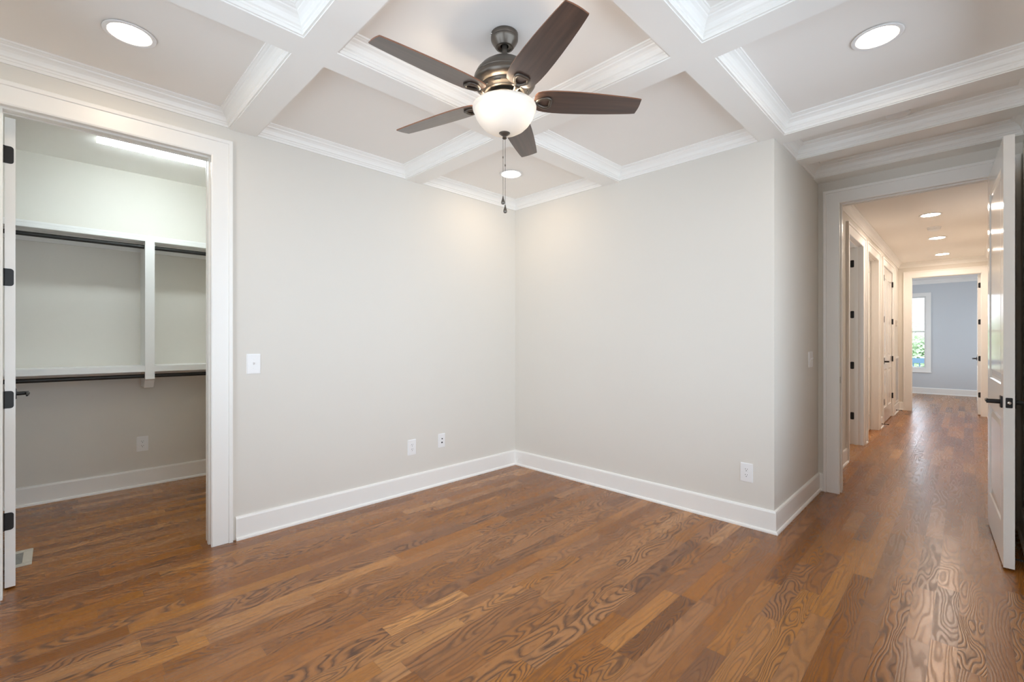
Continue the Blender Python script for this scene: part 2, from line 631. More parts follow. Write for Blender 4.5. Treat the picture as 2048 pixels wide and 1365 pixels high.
def door_slab(parent, w, h, t=0.044, z0=0.012, panels=((0.24, 0.84), (1.03, 2.26)), stile=0.115):
    """Two-panel door, local: x 0..w from the hinge, y 0..t, moulded panels sunk on both faces."""
    b = B()
    zt = h
    for y, d in ((0.0, 1), (t, -1)):
        prs = [(stile, w - stile, pz0, pz1) for pz0, pz1 in panels]
        zs = [z0] + [z for p in prs for z in (p[2], p[3])] + [zt]
        b.quad((0, y, z0), (stile, y, z0), (stile, y, zt), (0, y, zt))
        b.quad((w - stile, y, z0), (w, y, z0), (w, y, zt), (w - stile, y, zt))
        for k in range(0, len(zs), 2):
            b.quad((stile, y, zs[k]), (w - stile, y, zs[k]), (w - stile, y, zs[k + 1]), (stile, y, zs[k + 1]))
        for p in prs:
            loops = []
            for ins, dep in ((0, 0), (0.006, 0.007), (0.020, 0.010), (0.034, 0.010), (0.062, 0.004)):
                X0, X1, Z0, Z1 = p[0] + ins, p[1] - ins, p[2] + ins, p[3] - ins
                yy = y + d * dep
                loops.append([(X0, yy, Z0), (X1, yy, Z0), (X1, yy, Z1), (X0, yy, Z1)])
            for l0, l1 in zip(loops, loops[1:]):
                for k in range(4):
                    b.quad(l0[k], l0[(k + 1) % 4], l1[(k + 1) % 4], l1[k])
            b.quad(*loops[-1])
    b.quad((0, 0, z0), (0, t, z0), (0, t, zt), (0, 0, zt))
    b.quad((w, 0, z0), (w, t, z0), (w, t, zt), (w, 0, zt))
    b.quad((0, 0, zt), (w, 0, zt), (w, t, zt), (0, t, zt))
    b.quad((0, 0, z0), (w, 0, z0), (w, t, z0), (0, t, z0))
    bmesh.ops.remove_doubles(b.bm, verts=b.bm.verts, dist=1e-5)
    return b.build('slab', M_DOOR, parent)


def lever(parent, x, y, z, sgn, toward):
    """Lever handle on the face at y, standing out by sgn; the grip points along x by toward."""
    b = B()
    b.prism(rounded(0.062, 0.066, 0.004, 3, x, z), y, y + sgn * 0.008, 'xz', 0.0015)
    b.lathe([(0.013, 0.006 * sgn), (0.012, 0.05 * sgn), (0.0125, 0.062 * sgn)], 16, (x, y, z), 'y')
    ys = y + sgn * 0.055
    b.tube([(x - toward * 0.012, ys, z), (x + toward * 0.02, ys, z), (x + toward * 0.06, ys + sgn * 0.002, z + 0.002), (x + toward * 0.095, ys, z - 0.002),
            (x + toward * 0.118, ys - sgn * 0.004, z - 0.007)],
           [(0.009, 0.011), (0.010, 0.012), (0.0095, 0.0085), (0.0085, 0.0075), (0.006, 0.005)], 12)
    return b.build('lever_handle', M_BLACK, parent, True)


HZ = (0.352, 0.978, 1.608, 2.238)


def hinge_leaf(parent, u, face, z, axis, w=0.033, sg=1, ends=1):
    """Hinge leaf with rounded outer corners lying on a face, screws shown, knuckle at its root edge (u)."""
    hh = 0.089
    r = 0.013
    out = [(0, -hh / 2), (w - r, -hh / 2)]
    out += [(w - r + r * math.sin(a), -hh / 2 + r - r * math.cos(a)) for a in (0.4, 0.8, 1.2, 1.57)]
    out += [(w - r + r * math.cos(a), hh / 2 - r + r * math.sin(a)) for a in (0.0, 0.4, 0.8, 1.2, 1.57)]
    out += [(0, hh / 2)]
    b = B()
    if axis == 'y':   # leaf in the yz plane at x = face
        b.prism([(u + ends * a, z + c) for a, c in out], face, face + sg * 0.0025, 'yz')
        b.lathe([(0.0065, z - hh / 2), (0.0065, z + hh / 2)], 12, (face + sg * 0.004, u - ends * 0.004, 0), 'z')
    else:             # leaf in the xz plane at y = face
        b.prism([(u + ends * a, z + c) for a, c in out], face, face + sg * 0.0025, 'xz')
        b.lathe([(0.0065, z - hh / 2), (0.0065, z + hh / 2)], 12, (u - ends * 0.004, face + sg * 0.004, 0), 'z')
    return b.build('hinge', M_BLACK, parent, True)


# ------------------------------------------------------------------ room shell
ZC = 2.73      # ceiling inside the coffers
ZB = 2.63      # underside of the beams
DH = 2.44      # door heads
b = B()
b.box(-2.0, 5.0, -4.6, 11.7, -0.12, 0.0)
struct(b.build('floor', M_FLOOR), 'stained oak strip floor running through room, closet and hallway', 'floor')

b = B()
b.box(0.0, 3.592, -3.735, 0.0, ZC, ZC + 0.1)
b.box(2.418, 3.592, 0.0, 1.26, ZC, ZC + 0.1)
struct(b.build('ceiling', M_CEIL), 'pale ceiling inside the coffers of the main room', 'ceiling')
b = B()
b.box(-1.83, -0.12, -4.4, -2.1, 2.752, 2.85)
struct(b.build('ceiling_closet', M_CEIL), 'ceiling of the closet carrying the strip light', 'ceiling')
b = B()
b.box(2.418, 3.592, 1.38, 7.7, 2.72, 2.82)
struct(b.build('ceiling_hall', M_CEIL), 'flat hallway ceiling with three lit downlights', 'ceiling')
b = B()
b.box(1.2, 5.0, 7.82, 11.5, 2.75, 2.85)
struct(b.build('ceiling_far', M_CEIL), 'ceiling of the far room past the hallway', 'ceiling')
b = B()
b.box(0.0, 2.298, 1.4, 4.6, 2.72, 2.82)
struct(b.build('ceiling_side', M_CEIL), 'ceiling of the side room off the hallway', 'ceiling')

wall('wall_left', 'x', -0.12, 0.0, -4.4, 0.0, 0, 2.85, [(-3.592, -2.675, -1, DH + 0.015)], 'greige wall holding the closet opening')
wall('wall_back', 'y', 0.0, 0.12, -0.12, 2.418, 0, 2.85, [], 'greige back wall with one outlet near its right end')
wall('wall_right', 'x', 3.592, 3.70, -3.855, 7.82, 0, 2.85, [(-3.5, -0.1, 0.45, 2.5)], 'greige right wall behind the open hall door')
wall('wall_front', 'y', -3.855, -3.735, 0.0, 3.592, 0, 2.85, [(0.65, 3.0, 0.45, 2.5)], 'greige window wall behind the camera')
wall('wall_hall', 'x', 2.298, 2.418, 0.12, 7.7, 0, 2.85,
     [(2.63, 3.62, -1, 2.455), (3.955, 4.97, -1, 2.455), (5.48, 6.72, -1, 2.455)], 'hallway wall with three doorways')
wall('wall_doorway', 'y', 1.26, 1.38, 2.418, 3.592, 0, 2.85, [(2.547, 3.49, -1, 2.455)], 'wall around the hall doorway')
wall('wall_end', 'y', 7.7, 7.82, 1.2, 5.0, 0, 2.85, [(2.585, 3.514, -1, 2.455)], 'hallway end wall around the last doorway')
wall('wall_far', 'y', 11.5, 11.62, 1.1, 5.1, 0, 2.85, [(1.72, 2.62, 0.62, 2.36)], 'blue-grey far room wall with a window', M_FAR)
wall('wall_far_right', 'x', 5.0, 5.1, 7.7, 11.62, 0, 2.85, [(8.1, 11.1, 0.45, 2.5)], 'right wall of the far room', M_FAR)
wall('wall_far_left', 'x', 1.1, 1.2, 7.7, 11.62, 0, 2.85, [(8.1, 11.1, 0.45, 2.5)], 'left wall of the far room', M_FAR)
wall('wall_closet_back', 'x', -1.95, -1.83, -4.5, -2.0, 0, 2.85, [], 'closet back wall behind the shelves and rods')
wall('wall_closet_right', 'y', -2.1, -2.0, -1.83, -0.12, 0, 2.85, [], 'closet side wall beyond the right jamb')
wall('wall_closet_left', 'y', -4.5, -4.4, -1.83, 0.0, 0, 2.85, [], 'closet side wall behind the closet door')
wall('wall_side_left', 'x', -0.12, 0.0, 1.3, 4.7, 0, 2.85, [(1.7, 4.3, 0.65, 2.35)], 'window wall of the side room')
wall('wall_side_front', 'y', 1.3, 1.4, 0.0, 2.298, 0, 2.85, [], 'front wall of the side room')
wall('wall_side_back', 'y', 4.6, 4.7, 0.0, 2.298, 0, 2.85, [], 'back wall of the side room')

# beams of the coffered ceiling
b = B()
for x0, x1 in ((1.085, 1.235), (2.33, 2.475)):
    b.box(x0, x1, -3.735, 0.0, ZB, ZC)
for y0, y1 in ((-2.595, -2.445), (-1.305, -1.155)):
    for x0, x1 in ((0, 1.085), (1.235, 2.33), (2.475, 3.592)):
        b.box(x0, x1, y0, y1, ZB, ZC)
for y0, y1 in ((0.0, 0.138), (0.536, 0.685), (1.093, 1.26)):
    b.box(2.418, 3.592, y0, y1, ZB, ZC)
struct(b.build(next_trim(), M_TRIM), 'white beam grid of the coffered ceiling', 'ceiling beams')
names_x = ('left', 'middle', 'right')
names_y = ('front', 'middle', 'back')
for i, (x0, x1) in enumerate(((0, 1.085), (1.235, 2.33), (2.475, 3.592))):
    for k, (y0, y1) in enumerate(((-3.735, -2.595), (-2.445, -1.305), (-1.155, 0.0))):
        crown_ring(x0, x1, y0, y1, ZC, 'white crown moulding lining the %s coffer of the %s row' % (names_x[i], names_y[k]))
crown_ring(2.418, 3.592, 0.138, 0.536, ZC, 'white crown moulding of the entry coffer nearer the room')
crown_ring(2.418, 3.592, 0.685, 1.093, ZC, 'white crown moulding of the entry coffer above the hall doorway')
crown_ring(2.418, 3.592, 1.38, 7.7, 2.72, 'white crown moulding around the hallway ceiling')
crown_ring(1.2, 5.0, 7.82, 11.5, 2.75, 'white crown moulding around the far room ceiling')

# baseboards
baseboard('baseboard_left', [(0, -2.562), (0, 0), (2.418, 0), (2.418, 1.26), (2.455, 1.26)], 'white baseboard along the left and back walls and round the corner')
baseboard('baseboard_right', [(3.592, 1.26), (3.592, -3.735), (0.0, -3.735)], 'white baseboard behind the open hall door')
baseboard('baseboard_closet', [(-0.12, -4.4), (-1.83, -4.4), (-1.83, -2.1), (-0.12, -2.1)], 'white baseboard on the closet back wall')
baseboard('baseboard_hall_near', [(2.418, 1.38), (2.418, 2.535)], 'short white baseboard between the hall doorway and first side doorway')
baseboard('baseboard_hall_middle', [(2.418, 3.715), (2.418, 3.86)], 'short white baseboard between the two side doorways')
baseboard('baseboard_hall_next', [(2.418, 5.06), (2.418, 5.39)], 'short white baseboard left of the double doors')
baseboard('baseboard_hall_end', [(2.418, 6.81), (2.418, 7.7), (2.495, 7.7)], 'white baseboard right of the double doors under the return grille')
baseboard('baseboard_hall_right', [(3.592, 7.7), (3.592, 1.38)], 'white baseboard along the right hallway wall')
baseboard('baseboard_far', [(1.2, 7.82), (1.2, 11.5), (5.0, 11.5), (5.0, 7.82)], 'white baseboard under the far room window')

# door frames
door_frame('x', -0.12, 0.0, -3.574, -2.69, 2.44, 'white casing and jamb of the closet doorway', (True, True), (-0.075, -0.04))
door_frame('y', 1.26, 1.38, 2.567, 3.475, 2.44, 'white casing and jamb of the hall doorway', (True, True), (1.306, 1.34))
door_frame('x', 2.298, 2.418, 2.645, 3.605, 2.44, 'white casing of the first doorway on the hallway wall', (True, True), (2.343, 2.376))
door_frame('x', 2.298, 2.418, 3.97, 4.955, 2.44, 'white casing of the second doorway on the hallway wall', (True, True), (2.343, 2.376))
door_frame('x', 2.298, 2.418, 5.495, 6.705, 2.44, 'white casing around the double doors in the hallway', (True, True), (2.328, 2.358))
door_frame('y', 7.7, 7.82, 2.6, 3.499, 2.44, 'white casing of the doorway at the hallway end', (True, True), (7.74, 7.775))
bs = B()
bs.prism(rounded(0.028, 0.057, 0.008, 4, 1.281, 0.952), 2.567, 2.5695, 'yz')
bs.build('strike_plate', M_BLACK, bpy.data.objects['trim_16'])
assert bpy.data.objects['trim_16']['label'].startswith('white casing and jamb of the hall doorway')


# ------------------------------------------------------------------ windows
def window(n, axis, a0, a1, u0, u1, z0, z1, sg, cols, label, m=M_TRIM, rail=0.5):
    """Double-hung window unit in a wall hole; sg is the room side of the wall on the axis."""
    root = empty('window_%d' % n)
    f = (lambda bb, A0, A1, U0, U1, Z0, Z1: bb.box(min(A0, A1), max(A0, A1), U0, U1, Z0, Z1)) if axis == 'x' else \
        (lambda bb, A0, A1, U0, U1, Z0, Z1: bb.box(U0, U1, min(A0, A1), max(A0, A1), Z0, Z1))
    room = a1 if sg > 0 else a0
    out = a0 if sg > 0 else a1
    b = B()
    c = 0.09
    for U0, U1, Z0, Z1 in ((u0 - c, u0, z0, z1 + c), (u1, u1 + c, z0, z1 + c), (u0, u1, z1, z1 + c), (u0 - c, u1 + c, z0 - 0.09, z0)):
        f(b, room, room + sg * 0.018, U0, U1, Z0, Z1)
    f(b, room - sg * 0.01, room + sg * 0.026, u0 - c - 0.01, u1 + c + 0.01, z0 - 0.105, z0 - 0.09)
    b.build('window_casing', M_TRIM, root)
    b = B()
    mid = (a0 + a1) / 2
    t = 0.03
    w = (u1 - u0) / cols
    zm = z0 + (z1 - z0) * rail
    for k in range(cols):
        U0, U1 = u0 + k * w, u0 + (k + 1) * w
        for A, B_, Z0, Z1 in ((U0, U0 + t, z0, z1), (U1 - t, U1, z0, z1), (U0 + t, U1 - t, z0, z0 + t), (U0 + t, U1 - t, z1 - t, z1), (U0 + t, U1 - t, zm - 0.02, zm + 0.02)):
            f(b, mid - 0.03, mid + 0.03, A, B_, Z0, Z1)
    b.build('window_frame', m, root)
    b = B()
    for k in range(cols):
        U0, U1 = u0 + k * w + t, u0 + (k + 1) * w - t
        for Z0, Z1 in ((z0 + t, zm - 0.02), (zm + 0.02, z1 - t)):
            f(b, mid - 0.002, mid + 0.002, U0, U1, Z0, Z1)
    b.build('pane', M_GLASS, root)
    return struct(root, label, 'window')


window(1, 'x', 3.592, 3.70, -3.5, -0.1, 0.45, 2.5, -1, 3, 'wide window in the right wall behind the camera')
window(2, 'y', -3.855, -3.735, 0.65, 3.0, 0.45, 2.5, 1, 2, 'wide window in the front wall behind the camera')
window(3, 'x', -0.12, 0.0, 1.7, 4.3, 0.65, 2.35, 1, 2, 'window of the side room off the hallway')
window(4, 'y', 11.5, 11.62, 1.72, 2.62, 0.62, 2.36, -1, 1, 'bright white-framed window at the far end of the hallway', M_TRIM, 0.51)

window(5, 'x', 1.1, 1.2, 8.1, 11.1, 0.45, 2.5, 1, 2, 'unseen wide window added in the left wall of the far room for daylight')  # added out of view to brighten the far room
window(6, 'x', 5.0, 5.1, 8.1, 11.1, 0.45, 2.5, -1, 2, 'unseen wide window added in the right wall of the far room for daylight')  # second out-of-view window, added for more far room daylight

# ------------------------------------------------------------------ doors
# closet door: hinged on the left jamb, standing open into the closet
d = empty('door_1', (-0.162, -3.5245, 0), PI + 0.048)
s = door_slab(d, 0.865, 2.43, 0.038)
lever(d, 0.80, 0.0, 0.945, -1, -1)
lever(d, 0.80, 0.038, 0.945, 1, -1)
struct(d, 'white closet door standing open inside the closet, hinge edge showing', 'door')
for z in HZ:
    hinge_leaf(d, 0.040, 0.0, z, 'y', 0.034, -1, -1)

# hall door: hinged right, swung open into the room
d = empty('door_2', (3.472, 1.255, 0), math.radians(-87.4))
# local x runs from the hinge towards the camera; the hall face looks left
s = door_slab(d, 0.885, 2.425, 0.044, 0.014, ((0.24, 0.84), (1.03, 2.28)))
s.location.y = -0.044
lv1 = lever(d, 0.822, -0.044, 0.935, -1, -1)
lv2 = lever(d, 0.822, 0.0, 0.935, 1, -1)
b = B()
b.prism([(y, z) for y, z in rounded(0.027, 0.057, 0.004, 3, -0.022, 0.935)], 0.885, 0.887, 'yz')
b.build('latch_plate', M_BLACK, d)
b = B()
b.lathe([(0.008, 0.886), (0.008, 0.894), (0.004, 0.897)], 14, (0, -0.022, 0.935), 'x')
b.build('latch_bolt', M_STEEL, d, True)
struct(d, 'white two-panel hall door standing open at the right edge, latch edge showing', 'door')
for z in HZ:
    hinge_leaf(d, 0.0, 0.001, z, 'x', 0.03, 1, 1)

# first side doorway: door swung into the side room, hinges on the far jamb
d = empty('door_3', (2.273, 3.598, 0), math.radians(176))
door_slab(d, 0.95, 2.425)
lever(d, 0.89, 0.044, 0.945, 1, -1)
for z in HZ:
    b = B()
    b.prism(rounded(0.036, 0.089, 0.009, 4, 2.317, z), 3.6025, 3.605, 'xz')
    o = b.build('hinge', M_BLACK)
    o.parent = d
    o.matrix_parent_inverse = (Matrix.Translation(d.location) @ Matrix.Rotation(d.rotation_euler.z, 4, 'Z')).inverted()
struct(d, 'white door swung into the bright side room, its hinges on the first doorway jamb', 'door')

# second doorway: door shut at the back of the jamb
d = empty('door_4', (2.340, 3.975, 0), PI / 2)
door_slab(d, 0.975, 2.43)
lever(d, 0.06, 0.0, 0.945, -1, 1)
struct(d, 'white door shut deep in the second doorway of the hallway', 'door')

# double doors, hinges left and right
d = empty('door_5', (2.416, 5.499, 0), PI / 2)
door_slab(d, 0.60, 2.43, 0.04, 0.014, ((0.24, 0.84), (1.03, 2.26)), 0.10)
struct(d, 'left leaf of the shut white double doors in the hallway', 'door')
lever(d, 0.14, 0.0, 0.962, -1, 1)
for z in HZ:
    b = B()
    b.box(-0.012, 0.012, -0.024, 0.001, z - 0.046, z + 0.046, 0.002)
    b.build('hinge', M_BLACK, d)
d = empty('door_6', (2.416, 6.701, 0), PI / 2)
s = door_slab(d, 0.60, 2.43, 0.04, 0.014, ((0.24, 0.84), (1.03, 2.26)), 0.10)
s.location.x = -0.60
for z in HZ:
    b = B()
    b.box(-0.012, 0.014, -0.020, 0.001, z - 0.046, z + 0.046, 0.002)
    b.build('hinge', M_BLACK, d)
struct(d, 'right leaf of the shut white double doors in the hallway', 'door')

# end doorway: door swung into the far room, hinges on the right jamb
d = empty('door_7', (3.4975, 7.838, 0), PI / 2)
door_slab(d, 0.885, 2.43)
lever(d, 0.825, 0.044, 0.955, 1, -1)
for z in HZ:
    hinge_leaf(d, 0.003, 0.0, z, 'y', 0.034, -1, 1)
struct(d, 'white door swung into the far room, black hinges on its edge', 'door')

# ------------------------------------------------------------------ ceiling fan
FX, FY = 1.780, -1.878
fan = tag(empty('ceiling_fan', (FX, FY, ZC)), 'dark bronze five-blade ceiling fan with a glowing frosted bowl light', 'ceiling fan')
zz = lambda prof: [(r, z - ZC) for r, z in prof]
b = B()
b.lathe(zz([(0.061, 2.730), (0.064, 2.727), (0.064, 2.710), (0.0625, 2.708), (0.0625, 2.706), (0.064, 2.704), (0.0635, 2.700), (0.060, 2.692), (0.046, 2.670),
            (0.042, 2.665), (0.034, 2.664), (0.033, 2.668), (0.020, 2.671), (0.0195, 2.695)]), 56)
can = b.build('canopy', M_BRONZE, fan, True)
for a in (4.05, 4.32):
    b = B()
    b.lathe([(0.0001, 0.0), (0.0035, 0.0), (0.0035, 0.003), (0.002, 0.0045), (0.0001, 0.0045)], 12, (0, 0, 0), 'x')
    b.build('screw', M_STEEL, can, True, Matrix.Rotation(a, 4, 'Z') @ Matrix.Translation((0.0630, 0, -0.013)))
b = B()
b.lathe(zz([(0.0127, 2.70), (0.0127, 2.60)]), 24)
b.build('downrod', M_BRONZE, fan, True)
b = B()
b.lathe(zz([(0.0127, 2.607), (0.020, 2.606), (0.050, 2.600), (0.085, 2.586), (0.112, 2.566), (0.132, 2.543), (0.1425, 2.522), (0.1435, 2.518), (0.1425, 2.516), (0.144, 2.513),
            (0.1475, 2.503), (0.146, 2.492), (0.138, 2.481), (0.122, 2.474), (0.116, 2.4725), (0.1145, 2.4705), (0.1155, 2.468)]), 72)
b.lathe(zz([(0.1155, 2.469), (0.112, 2.462), (0.104, 2.455), (0.097, 2.451), (0.094, 2.446), (0.086, 2.444), (0.08, 2.452), (0.05, 2.455)]), 72)
mot = b.build('motor_housing', M_BRONZE, fan, True)
for k in range(10):   # slots in the lower collar
    a = 2 * PI * k / 10 + 0.2
    b = B()
    b.tube([((0.1085) * math.cos(a + t), 0.1085 * math.sin(a + t), 2.4575 - ZC) for t in (-0.13, -0.065, 0, 0.065, 0.13)], 0.0028, 8)
    b.build('vent_slot', M_SLOT, mot, True)
b = B()
b.lathe(zz([(0.046, 2.456), (0.0465, 2.45), (0.0465, 2.385), (0.044, 2.380), (0.044, 2.345), (0.02, 2.340), (0.001, 2.340)]), 40)
b.lathe(zz([(0.052, 2.436), (0.078, 2.432), (0.080, 2.426), (0.070, 2.422), (0.048, 2.422)]), 48)
b.build('switch_housing', M_BRONZE, fan, True)
# glass bowl, open at the top
b = B()
b.lathe(zz([(0.132, 2.392), (0.141, 2.391), (0.1475, 2.387), (0.1505, 2.380), (0.1495, 2.372), (0.145, 2.366), (0.1425, 2.361), (0.141, 2.352), (0.134, 2.334), (0.118, 2.309),
            (0.098, 2.289), (0.072, 2.273), (0.044, 2.264), (0.018, 2.260), (0.001, 2.2595)]), 72)
bowl = b.build('glass_bowl', M_BOWL, fan, True)
bm = bmesh.new()
bm.from_mesh(bowl.data)
bmesh.ops.delete(bm, geom=[f for f in bm.faces if len(f.verts) > 4], context='FACES')
bm.to_mesh(bowl.data)
bm.free()
b = B()
b.lathe(zz([(0.001, 2.272), (0.025, 2.270), (0.0285, 2.266), (0.026, 2.260), (0.016, 2.252), (0.010, 2.248), (0.0075, 2.244), (0.0105, 2.241), (0.011, 2.238),
            (0.007, 2.234), (0.001, 2.233)]), 32)
b.build('finial', M_BRONZE, fan, True)
# two lamps inside the bowl
for a in (0.6, 2.7, 4.8):
    b = B()
    b.lathe([(0.001, -0.05), (0.016, -0.044), (0.022, -0.03), (0.020, -0.012), (0.012, 0.004), (0.012, 0.016)], 20)
    b.build('bulb', M_BULB, fan, True, Matrix.Translation((0.082 * math.cos(a), 0.082 * math.sin(a), 2.372 - ZC)))

# blades
ST = [(0.141, 0.032), (0.145, 0.043), (0.154, 0.055), (0.171, 0.0625), (0.20, 0.068), (0.243, 0.0712), (0.296, 0.072), (0.36, 0.0705), (0.434, 0.067), (0.508, 0.062),
      (0.576, 0.0565), (0.624, 0.0515), (0.647, 0.0490), (0.6505, 0.0475)]
cl = [(r, -w) for r, w in ST] + [(0.653, -0.02), (0.654, 0.0), (0.653, 0.02)] + [(r, w) for r, w in ST[::-1]]
PITCH = math.radians(-12)
A0 = math.radians(266.5)
ZBL = 2.421 - ZC
for k in range(5):
    a = A0 + k * 2 * PI / 5
    xf = Matrix.Rotation(a, 4, 'Z') @ Matrix.Translation((0, 0, ZBL)) @ Matrix.Rotation(PITCH, 4, 'X')
    b = B()
    b.prism(cl, -0.003, 0.003, 'xy', 0.0012)
    o = b.build('blade', [M_WALNUT, M_BLADE_EDGE], fan)
    for p in o.data.polygons:   # warmer veneer on the edges and the upper face
        if p.normal.z > -0.6:
            p.material_index = 1
    o.matrix_local = xf
    # bracket: loop under the blade and a curved arm to the flywheel
    b = B()
    loop = []
    for t in range(24):
        q = 2 * PI * t / 24
        x = 0.188 + 0.036 * math.cos(q)
        y = (0.0275 + 0.004 * math.cos(q)) * math.sin(q) * (1.0 if math.cos(q) < 0 else 1.12)
        if math.cos(q) > 0.3:
            x = min(x, 0.217)
        loop.append((x, y, -0.008))
    b.tube(loop, (0.0075, 0.0085) and [(0.0065, 0.0075)] * 24, 10, True)
    br = b.build('blade_bracket', M_BRONZE, fan, True)
    bm = bmesh.new()
    bm.from_mesh(br.data)
    tmp = B()
    tmp.bm.free()
    tmp.bm = bm
    inv = (Matrix.Translation((0, 0, ZBL)) @ Matrix.Rotation(PITCH, 4, 'X')).inverted()
    pts = [(0.060, 0, 2.430 - ZC), (0.080, 0, 2.424 - ZC), (0.100, 0, 2.409 - ZC), (0.122, 0, 2.403 - ZC), (0.142, 0, 2.408 - ZC), (0.158, 0, 2.412 - ZC)]
    tmp.tube([inv @ Vector(p) for p in pts], [(0.006, 0.016), (0.006, 0.013), (0.006, 0.010), (0.006, 0.010), (0.006, 0.013), (0.005, 0.018)], 12)
    bmesh.ops.recalc_face_normals(bm, faces=bm.faces)
    bm.to_mesh(br.data)
    bm.free()
    for p in br.data.polygons:
        p.use_smooth = True
    br.matrix_local = xf

# pull chains with teardrop pendants
for dx, zt, zp in ((-0.0070, 2.236, 1.965), (0.0032, 2.234, 1.924)):
    ox, oy = dx * 0.707, dx * 0.707
    b = B()
    z = zt
    b.tube([(ox, oy, zt - ZC), (ox, oy, zp - ZC)], 0.0007, 6)
    while z > zp:
        b.lathe([(0.0002, z - ZC + 0.0013), (0.0013, z - ZC + 0.0006), (0.0013, z - ZC - 0.0006), (0.0002, z - ZC - 0.0013)], 6, (ox, oy, 0))
        z -= 0.0042
    zs_ = 2.148 if dx < 0 else 2.110
    b.lathe([(0.0002, zs_ - ZC + 0.005), (0.0026, zs_ - ZC + 0.004), (0.0026, zs_ - ZC - 0.004), (0.0002, zs_ - ZC - 0.005)], 10, (ox, oy, 0))
    ch = b.build('pull_chain', M_BRONZE, fan, True)
    b = B()
    b.lathe([(0.0004, zp + 0.002 - ZC), (0.0022, zp - 0.002 - ZC), (0.0035, zp - 0.010 - ZC), (0.0065, zp - 0.020 - ZC), (0.0088, zp - 0.028 - ZC), (0.0088, zp - 0.034 - ZC),
             (0.0060, zp - 0.0385 - ZC), (0.0005, zp - 0.040 - ZC)], 20, (ox, oy, 0))
    b.build('pendant', M_BRONZE, ch, True)


# ------------------------------------------------------------------ recessed downlights
def downlight():
    root = empty('recessed_light')
    b = B()
    b.lathe([(0.080, 0.002), (0.082, -0.003), (0.094, -0.005), (0.099, -0.003), (0.100, 0.0)], 48)
    b.lathe([(0.081, -0.002), (0.078, 0.010), (0.062, 0.045), (0.060, 0.05)], 48)
    bm = b.bm
    bmesh.ops.delete(bm, geom=[f for f in bm.faces if len(f.verts) > 4], context='FACES')
    b.build('trim_ring', M_PLASTIC, root, True)
    b = B()
    b.lathe([(0.0005, -0.003), (0.05, -0.0028), (0.0795, 0.0)], 48)
    o = b.build('lens', M_LENS, root, True)
    return root


proto = downlight()
spots = [((0.535, -3.13, ZC), 'round downlight lit in the coffer above the closet doorway', 'coffer downlights'),
         ((3.022, -0.615, ZC), 'round downlight lit in the right coffer by the entry', 'coffer downlights'),
         ((0.53, -0.590, ZC), 'round downlight lit in the far corner coffer behind the fan chains', 'coffer downlights'),
         ((3.022, -3.13, ZC), 'round downlight in the near right coffer over the camera', 'coffer downlights'),
         ((3.03, 3.66, 2.72), 'hallway downlight nearest the hall doorway', 'hallway downlights'),
         ((3.03, 5.30, 2.72), 'middle hallway downlight, just past the smoke detector', 'hallway downlights'),
         ((3.035, 6.98, 2.72), 'hallway downlight nearest the far doorway', 'hallway downlights')]
for i, (loc, lab, grp) in enumerate(spots):
    o = proto if i == 0 else copy_tree(proto)
    if i == 4:   # the hallway fittings carry brighter lamps
        for ch in o.children:
            if ch.name.startswith('lens'):
                ch.data = ch.data.copy()
                ch.data.materials[0] = M_LENS_HALL
                hall_lens = ch.data
    if i > 4:
        for ch in o.children:
            if ch.name.startswith('lens'):
                ch.data = hall_lens
    o.location = (loc[0], loc[1], loc[2] - 0.0035)
    tag(o, lab, 'ceiling light', grp)


def smoke(loc, label, r=0.062):
    root = empty('smoke_detector', loc)
    b = B()
    b.lathe([(r + 0.008, 0.0), (r + 0.008, -0.009), (r + 0.004, -0.011)], 40)
    b.build('base', M_PLASTIC, root, True)
    b = B()
    b.lathe([(r, -0.010), (r, -0.030), (r - 0.006, -0.037), (r * 0.6, -0.041), (0.001, -0.042)], 40)
    b.build('cover', M_PLASTIC, root, True)
    return tag(root, label, 'smoke detector')


smoke((3.03, 4.48, 2.72), 'white smoke detector on the hallway ceiling between downlights')
smoke((3.02, 0.352, ZC), 'white smoke detector half hidden in the entry coffer by the beam', 0.060)

# ------------------------------------------------------------------ closet
lamp = tag(empty('strip_light', (-1.05, -2.835, 2.752)), 'white fluorescent strip light on the closet ceiling', 'ceiling light')
b = B()
b.box(-0.050, 0.050, -0.335, 0.335, -0.012, 0.0)
b.build('housing', M_PLASTIC, lamp)
prof = [(-0.056, -0.010), (-0.056, -0.036), (-0.050, -0.044), (-0.035, -0.048), (0.035, -0.048), (0.050, -0.044), (0.056, -0.036), (0.056, -0.010)]
b = B()
b.prism(prof, -0.31, 0.31, 'xz')
b.build('diffuser', M_TUBE, lamp)
for y0, y1 in ((-0.337, -0.309), (0.309, 0.337)):
    b = B()
    b.prism([(x * 1.02, z * 1.02) for x, z in prof], y0, y1, 'xz')
    b.build('end_cap', M_CAP, lamp)

XB = -1.83
YS0, YS1 = -4.38, -2.12


def shelf(zt, depth, label):
    root = empty('closet_shelf', (XB, (YS0 + YS1) / 2, zt))
    hl = (YS1 - YS0) / 2
    b = B()
    b.box(0.0, depth, -hl, hl, -0.019, 0.0, 0.002)
    b.build('board', M_SHELF, root)
    b = B()
    b.box(depth - 0.019, depth + 0.001, -hl, hl, -0.050, -0.019, 0.002)
    b.build('front_edge', M_SHELF, root)
    b = B()
    b.box(0.0, 0.018, -hl, hl, -0.105, -0.019, 0.002)
    b.build('wall_cleat', M_SHELF, root)
    return tag(root, label, 'shelf', 'closet shelves')


shelf(2.165, 0.30, 'upper white closet shelf running above the top rod')
shelf(1.072, 0.30, 'lower white closet shelf at waist height above the second rod')


def rod(x, z, label):
    b = B()
    b.lathe([(0.0165, YS0 + 0.0), (0.0165, YS1)], 24, (x, 0, z), 'y')
    return tag(b.build('closet_rod', M_ROD, None, True), label, 'closet rod', 'closet rods')


